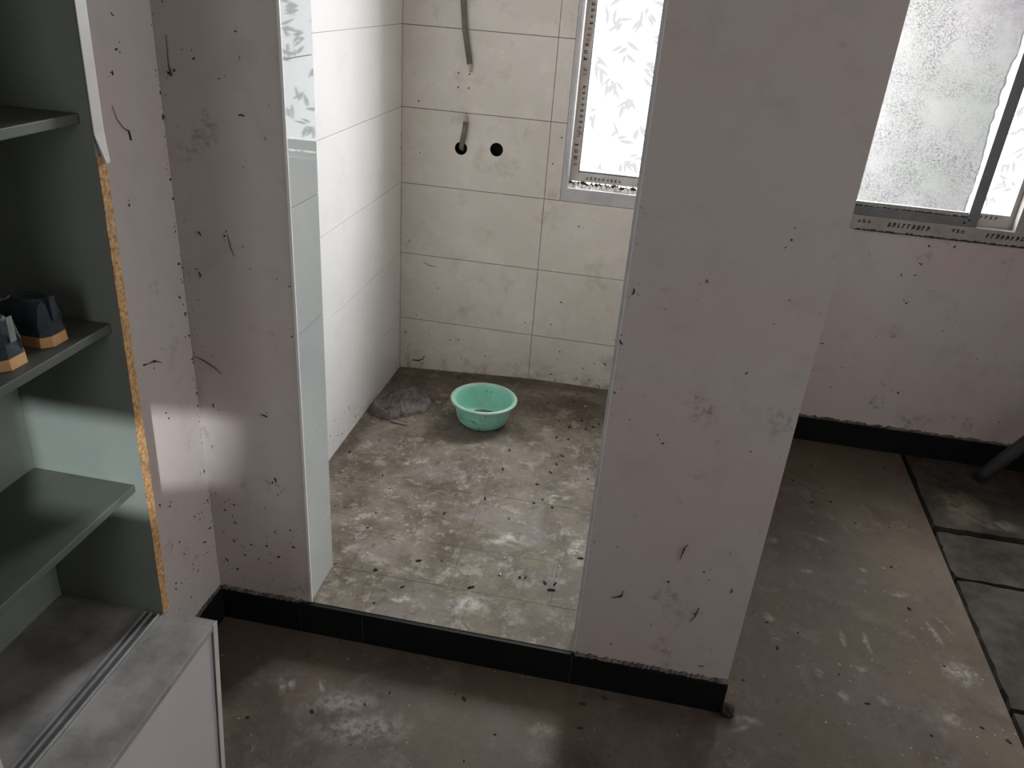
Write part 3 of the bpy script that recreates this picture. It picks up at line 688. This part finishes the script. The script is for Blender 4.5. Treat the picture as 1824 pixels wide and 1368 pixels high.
for i in range(NR+1):
    t = i/NR; ring = []
    for k in range(NA):
        a = k*2*math.pi/NA
        wob = noise.noise(Vector((math.cos(a)*2.6, math.sin(a)*2.6, 3)))+.5*noise.noise(Vector((math.cos(a)*6, math.sin(a)*6, 9)))
        rx = .114*(1+.08*math.sin(2*a+.6)+.06*math.sin(3*a+2)+.16*wob); ry = .130*(1+.07*math.sin(3*a+1)+.16*wob)
        x = cc[0]+rx*math.cos(a)*t; y = cc[1]+ry*math.sin(a)*t; q = Vector((x, y, 0))
        env = math.sqrt(max(0, 1-t**4))
        roll = .014*math.exp(-((t-.86)/.07)**2)*(.55+.45*math.sin(2*a-.4))       # turned-up hem
        hh = .008+.024*env*(1-.4*t)+fold_h(x, y)*env+roll+.002*noise.noise(q*45)*env
        hh = max(.003, hh)
        if t > .95: hh = max(.001, hh*(1-(t-.95)/.05*.8))
        x = max(x, .003)
        ring.append(bm.verts.new((x, y, zf(max(x, 0), y)+hh)))
    rings.append(ring)
rings.append([bm.verts.new((v.co.x, v.co.y, zf(max(v.co.x, 0), v.co.y)+.0006)) for v in rings[-1]])
for A, C in zip(rings, rings[1:]):
    for k in range(NA): bm.faces.new((A[k], A[(k+1) % NA], C[(k+1) % NA], C[k]))
bmesh.ops.remove_doubles(bm, verts=bm.verts, dist=.0004)
tag(obj('floor_cloth', bm, M_CLOTH, loc=(cc[0], cc[1], zf(*cc)), smooth=True), 'crumpled grey brown floor cloth in the tiled corner', 'cloth')
bm = bmesh.new(); v_ = box(bm, -.036, .036, -.006, .006, 0, .005)
o = tag(obj('wood_strip', bm, M_STRIP), 'small flat grey strip lying in front of the crumpled cloth', 'strip')
o.location = (.165, 1.062, zf(.165, 1.062)+.0006); o.rotation_euler.z = math.radians(-14)

# ------------------------------------------------------------------ loose slabs over the kitchen trench and the leaning pipe
def slab(label, x0, x1, y0, y1, top, seed):
    rnd = random.Random(seed); bm = bmesh.new(); n = 14; q = []
    for (a, b), (c_, d) in (((x0, y0), (x1, y0)), ((x1, y0), (x1, y1)), ((x1, y1), (x0, y1)), ((x0, y1), (x0, y0))):
        for i in range(n):
            x = a+(c_-a)*i/n; y = b+(d-b)*i/n
            if x < x0+.2: x += (edge_x(y)+.016-x0)*(1-(x-x0)/.2)
            q.append((x+rnd.uniform(-.004, .004), y+rnd.uniform(-.004, .004)))
    t = [bm.verts.new((x, y, top+rnd.uniform(-.001, .001))) for x, y in q]; l = [bm.verts.new((x, y, ZO-.0795)) for x, y in q]
    for k in range(len(q)):
        j = (k+1) % len(q); bm.faces.new((t[k], l[k], l[j], t[j]))
    bm.faces.new(t); bm.faces.new(l[::-1])
    bmesh.ops.triangulate(bm, faces=[f for f in bm.faces if len(f.verts) > 4])
    return tag(obj('floor_slab', bm, M_SLAB1 if seed == 1 else M_SLAB, loc=((x0+x1)/2, (y0+y1)/2, ZO-.0795)), label, 'slab', 'loose slabs over the kitchen trench')
slab('large pale stained concrete slab against the black skirting, with the pipe standing on it', 2.20, 2.79, 1.055, D-.02, ZO+.006, 1)
slab('narrow dark concrete slab next to the pale stained slab', 2.20, 2.79, .772, 1.035, ZO-.004, 2)
slab('long dark concrete slab between the narrow slab and the last one', 2.20, 2.79, .205, .752, ZO-.002, 3)
slab('concrete slab farthest from the black skirting under the kitchen window', 2.20, 2.79, -.62, .185, ZO-.003, 4)
bm = bmesh.new(); tube(bm, [(2.500, 1.455, ZO+.0075), (2.52, 1.455, ZO+.04), (3.19, 1.455, 1.02)], .027, 16)
for v in bm.verts: v.co.z = max(v.co.z, ZO+.0075)
pp = thing('leaning_pipe', 'dark grey round pipe leaning from the pale slab to the kitchen side wall', 'pipe', (2.50, 1.455, ZO+.0075))
obj('shaft', bm, M_PIPE, pp, smooth=True)
bm = bmesh.new(); tube(bm, [(3.150, 1.455, .961), (3.192, 1.455, 1.023)], .030, 16); obj('coupling', bm, M_PIPE, pp, smooth=True)

# ------------------------------------------------------------------ soot specks on the walls (uncountable dirt, one mesh for each wall)
def specks(name, parent, base, u, v, nrm, lst, extra, size, seed, mat):
    rnd = random.Random(seed); bm = bmesh.new(); u, v, nrm, base = map(Vector, (u, v, nrm, base))
    def blob(a, b, s, el, ang):
        n = 9; c = base+u*a+v*b
        d1 = u*math.cos(ang)+v*math.sin(ang); d2 = v*math.cos(ang)-u*math.sin(ang); lo = []; hi = []
        bend = rnd.uniform(-.8, .8)
        for k in range(n):
            t = k*2*math.pi/n; r = s*rnd.uniform(.45, 1.15)
            px = math.cos(t)*r*el; py = math.sin(t)*r/math.sqrt(el)+bend*px*px/(s*el)*.5
            q = c+d1*px+d2*py; lo.append(bm.verts.new(q)); hi.append(bm.verts.new(c+(q-c)*.7+nrm*.0012))
        for k in range(n): bm.faces.new((lo[k], lo[(k+1) % n], hi[(k+1) % n], hi[k]))
        bm.faces.new(hi)
    for a, b in lst:
        el = rnd.choice((1.0, 1.3, 1.8, 2.6))
        blob(a, b, size*rnd.uniform(.6, 1.25), el, rnd.uniform(0, math.pi))
        for k in range(rnd.randint(0, 2)): blob(a+rnd.gauss(0, .012), b+rnd.gauss(0, .012), size*rnd.uniform(.2, .45), rnd.choice((1, 1.5, 3)), rnd.uniform(0, math.pi))
    for (a0, a1, b0, b1, n_) in extra:
        for k in range(n_):
            blob(rnd.uniform(a0, a1), rnd.uniform(b0, b1), size*rnd.uniform(.15, .42), rnd.choice((1, 1.2, 2, 3.5)), rnd.uniform(0, math.pi))
    o = obj(name, bm, mat, parent); o['kind'] = 'stuff'; return o
W = bpy.data.objects
fl = [q for q in SP_FRONT if q[0] < .6]; frr = [q for q in SP_FRONT if q[0] > .6]
specks('soot_specks', W['wall_front_left'], (0, 0, 0), (1, 0, 0), (0, 0, 1), (0, -1, 0), fl, [(-.02, .24, .0, .30, 45), (-.02, .24, .3, 1.5, 25), (-.02, .01, .05, 1.5, 40)], .0036, 1, M_SPECK)
specks('soot_specks', W['wall_front_right'], (0, 0, 0), (1, 0, 0), (0, 0, 1), (0, -1, 0), frr, [(.99, 1.385, 0, 1.2, 45), (.987, 1.0, .05, 1.2, 30)], .0036, 2, M_SPECK)
specks('soot_specks', W['wall_left'], (-.021, 0, 0), (0, 1, 0), (0, 0, 1), (1, 0, 0), SP_LEFT, [(-.21, 0, .02, .35, 30), (-.012, -.002, .05, 1.5, 60)], .0036, 3, M_SPECK)
specks('soot_specks', wb, (0, D-.0005, 0), (1, 0, 0), (0, 0, 1), (0, -1, 0), SP_BACK, [(.01, .96, -.03, .12, 70), (.01, .96, .12, .6, 20)], .0036, 4, M_SPECK)
specks('soot_specks', W['wall_back_kitchen'], (0, D, 0), (1, 0, 0), (0, 0, 1), (0, -1, 0), SP_RIGHT, [(1.7, 2.7, .02, .8, 40)], .0042, 5, M_SPECK)
specks('soot_specks', wl, (0, 0, 0), (0, 1, 0), (0, 0, 1), (1, 0, 0), [(.76, .06), (.80, .10), (.83, .02), (.95, .08), (.88, .0), (1.02, .0)], [(.7, 1.1, -.03, .10, 40), (1.578, 1.592, 0, 1.5, 60)], .0036, 6, M_SPECK)
# cobweb threads clogged with soot
def strand(name, parent, pts, r, mat=M_SPECK):
    bm = bmesh.new(); tube(bm, pts, [q*.62 for q in r], 5); obj(name, bm, mat, parent)
wfl, wlf = W['wall_front_left'], W['wall_left']
strand('cobweb_thread', wfl, [(.007, -.002, 1.43), (.006, -.002, 1.40), (.005, -.002, 1.375), (.009, -.003, 1.352)], [.0008, .0012, .0014, .0035])
strand('cobweb_thread', wlf, [(-.019, -.165, 1.31), (-.018, -.158, 1.285), (-.018, -.14, 1.265), (-.019, -.125, 1.258), (-.019, -.122, 1.24)], [.0008, .0012, .0012, .0025, .003])
strand('cobweb_thread', wlf, [(-.019, -.19, .775), (-.018, -.17, .770), (-.018, -.15, .768), (-.019, -.125, .752)], [.003, .001, .003, .001])
strand('cobweb_thread', wfl, [(-.015, -.004, .715), (.01, -.003, .705), (.035, -.002, .69), (.05, -.002, .675)], [.001, .0022, .0018, .0008])
strand('cobweb_thread', wfl, [(.100, -.002, 1.03), (.105, -.002, 1.00), (.112, -.002, .98)], [.001, .0016, .0007])
strand('cobweb_thread', W['wall_front_right'], [(1.216, -.002, .405), (1.211, -.002, .385), (1.206, -.002, .355)], [.0012, .003, .001])
strand('cobweb_thread', W['wall_front_right'], [(1.088, -.002, .235), (1.084, -.003, .215), (1.062, -.002, .205)], [.001, .0035, .001])
strand('cobweb_thread', W['wall_front_right'], [(1.276, -.002, .222), (1.272, -.003, .195), (1.262, -.002, .172)], [.002, .0025, .001])
strand('cobweb_thread', wb, [(.10, D-.002, .475), (.125, D-.002, .462), (.16, D-.002, .458)], [.001, .0022, .001])
strand('cobweb_thread', wb, [(.06, D-.002, 0.0), (.09, D-.003, .002), (.11, D-.004, .012), (.118, D-.004, .03)], [.004, .005, .003, .002])

# ------------------------------------------------------------------ debris on the floors
def flake_mesh(seed, L, w, h_):
    rnd = random.Random(seed); bm = bmesh.new(); n = 7; up_, lo = [], []
    for k in range(n):
        t = k*2*math.pi/n; r = rnd.uniform(.6, 1.1); x = math.cos(t)*L*r; y = math.sin(t)*w*r + .5*w*math.sin(x/L*2)
        lo.append(bm.verts.new((x, y, 0))); up_.append(bm.verts.new((x*.8, y*.8, h_*rnd.uniform(.6, 1.2))))
    for k in range(n): bm.faces.new((lo[k], lo[(k+1) % n], up_[(k+1) % n], up_[k]))
    bm.faces.new(up_); bm.faces.new(lo[::-1]); bmesh.ops.recalc_face_normals(bm, faces=bm.faces)
    me = bpy.data.meshes.new('flake'); bm.to_mesh(me); bm.free(); return me
FM = [flake_mesh(i, L, w, h_) for i, (L, w, h_) in enumerate(((.010, .0045, .004), (.007, .006, .005), (.013, .004, .004), (.005, .004, .004), (.009, .007, .003)))]
for me in FM: me.materials.append(M_DEBRIS)
WM = [flake_mesh(20+i, .0055, .004, .004) for i in range(2)]
for me in WM: me.materials.append(M_CHIP)
def flakes(name, lst, zfun, meshes, label, cat, group, seed, s0=.7, s1=1.25):
    rnd = random.Random(seed)
    for x, y in lst:
        o = bpy.data.objects.new(name, rnd.choice(meshes)); COL.objects.link(o)
        s = rnd.uniform(s0, s1); o.scale = (s, s, s); o.location = (x, y, zfun(x, y)+.0006); o.rotation_euler.z = rnd.uniform(0, 6.28)
        tag(o, label, cat, group)
inn = [q for q in FL_IN if .01 < q[0] < .965 and (q[0]-.487)**2+(q[1]-1.15)**2 > .018 and q[1] > .02]
def in_spot(x, y):
    if y < .19: return 'on the doorway threshold'
    if x > .78 and y > 1.0: return 'between the green basin and the pillar'
    if y > 1.3: return 'at the foot of the tiled back wall'
    if x < .30: return 'beside the tiled jamb and side wall'
    if x > .76: return 'close to the pillar edge'
    return 'on the middle of the shower floor'
def out_spot(x, y):
    if y < 0: return 'on the concrete floor before the black threshold'
    if y > .95: return 'on the concrete floor toward the kitchen window wall'
    if x > 1.97: return 'on the concrete floor beside the slab edge'
    return 'on the concrete floor right beside the pillar'
def spread(lst, spot, zfun, lead, what, seed):
    for k, s in enumerate(sorted(set(spot(*q) for q in lst))):
        flakes('debris_flake', [q for q in lst if spot(*q) == s], zfun, FM, lead+' '+s, 'debris', what+' '+s, seed+k, .45, .95)
spread(inn, in_spot, lambda x, y: zf(x, y)+.0004, 'small black dried flake', 'flakes', 30)
flakes('plaster_chip', FL_WH, lambda x, y: zf(x, y)+.0004, WM, 'tiny white plaster chip on the shower floor', 'chip', 'white chips on the shower floor', 4)
out_ = [q for q in FL_OUT if q[0] < 2.14]
spread(out_, out_spot, lambda x, y: ZO, 'small dark debris flake', 'flakes', 50)
bm = bmesh.new(); bmesh.ops.create_icosphere(bm, subdivisions=3, radius=.019)
for v in bm.verts:
    v.co *= 1+.5*noise.noise(v.co*90); v.co.z = max(-.012, v.co.z*.9)
o = tag(obj('dust_clump', bm, M_DEBRIS, smooth=True), 'black dust clump at the end of the black skirting by the pillar', 'dirt'); o.location = (1.408, -.010, ZO+.0125)
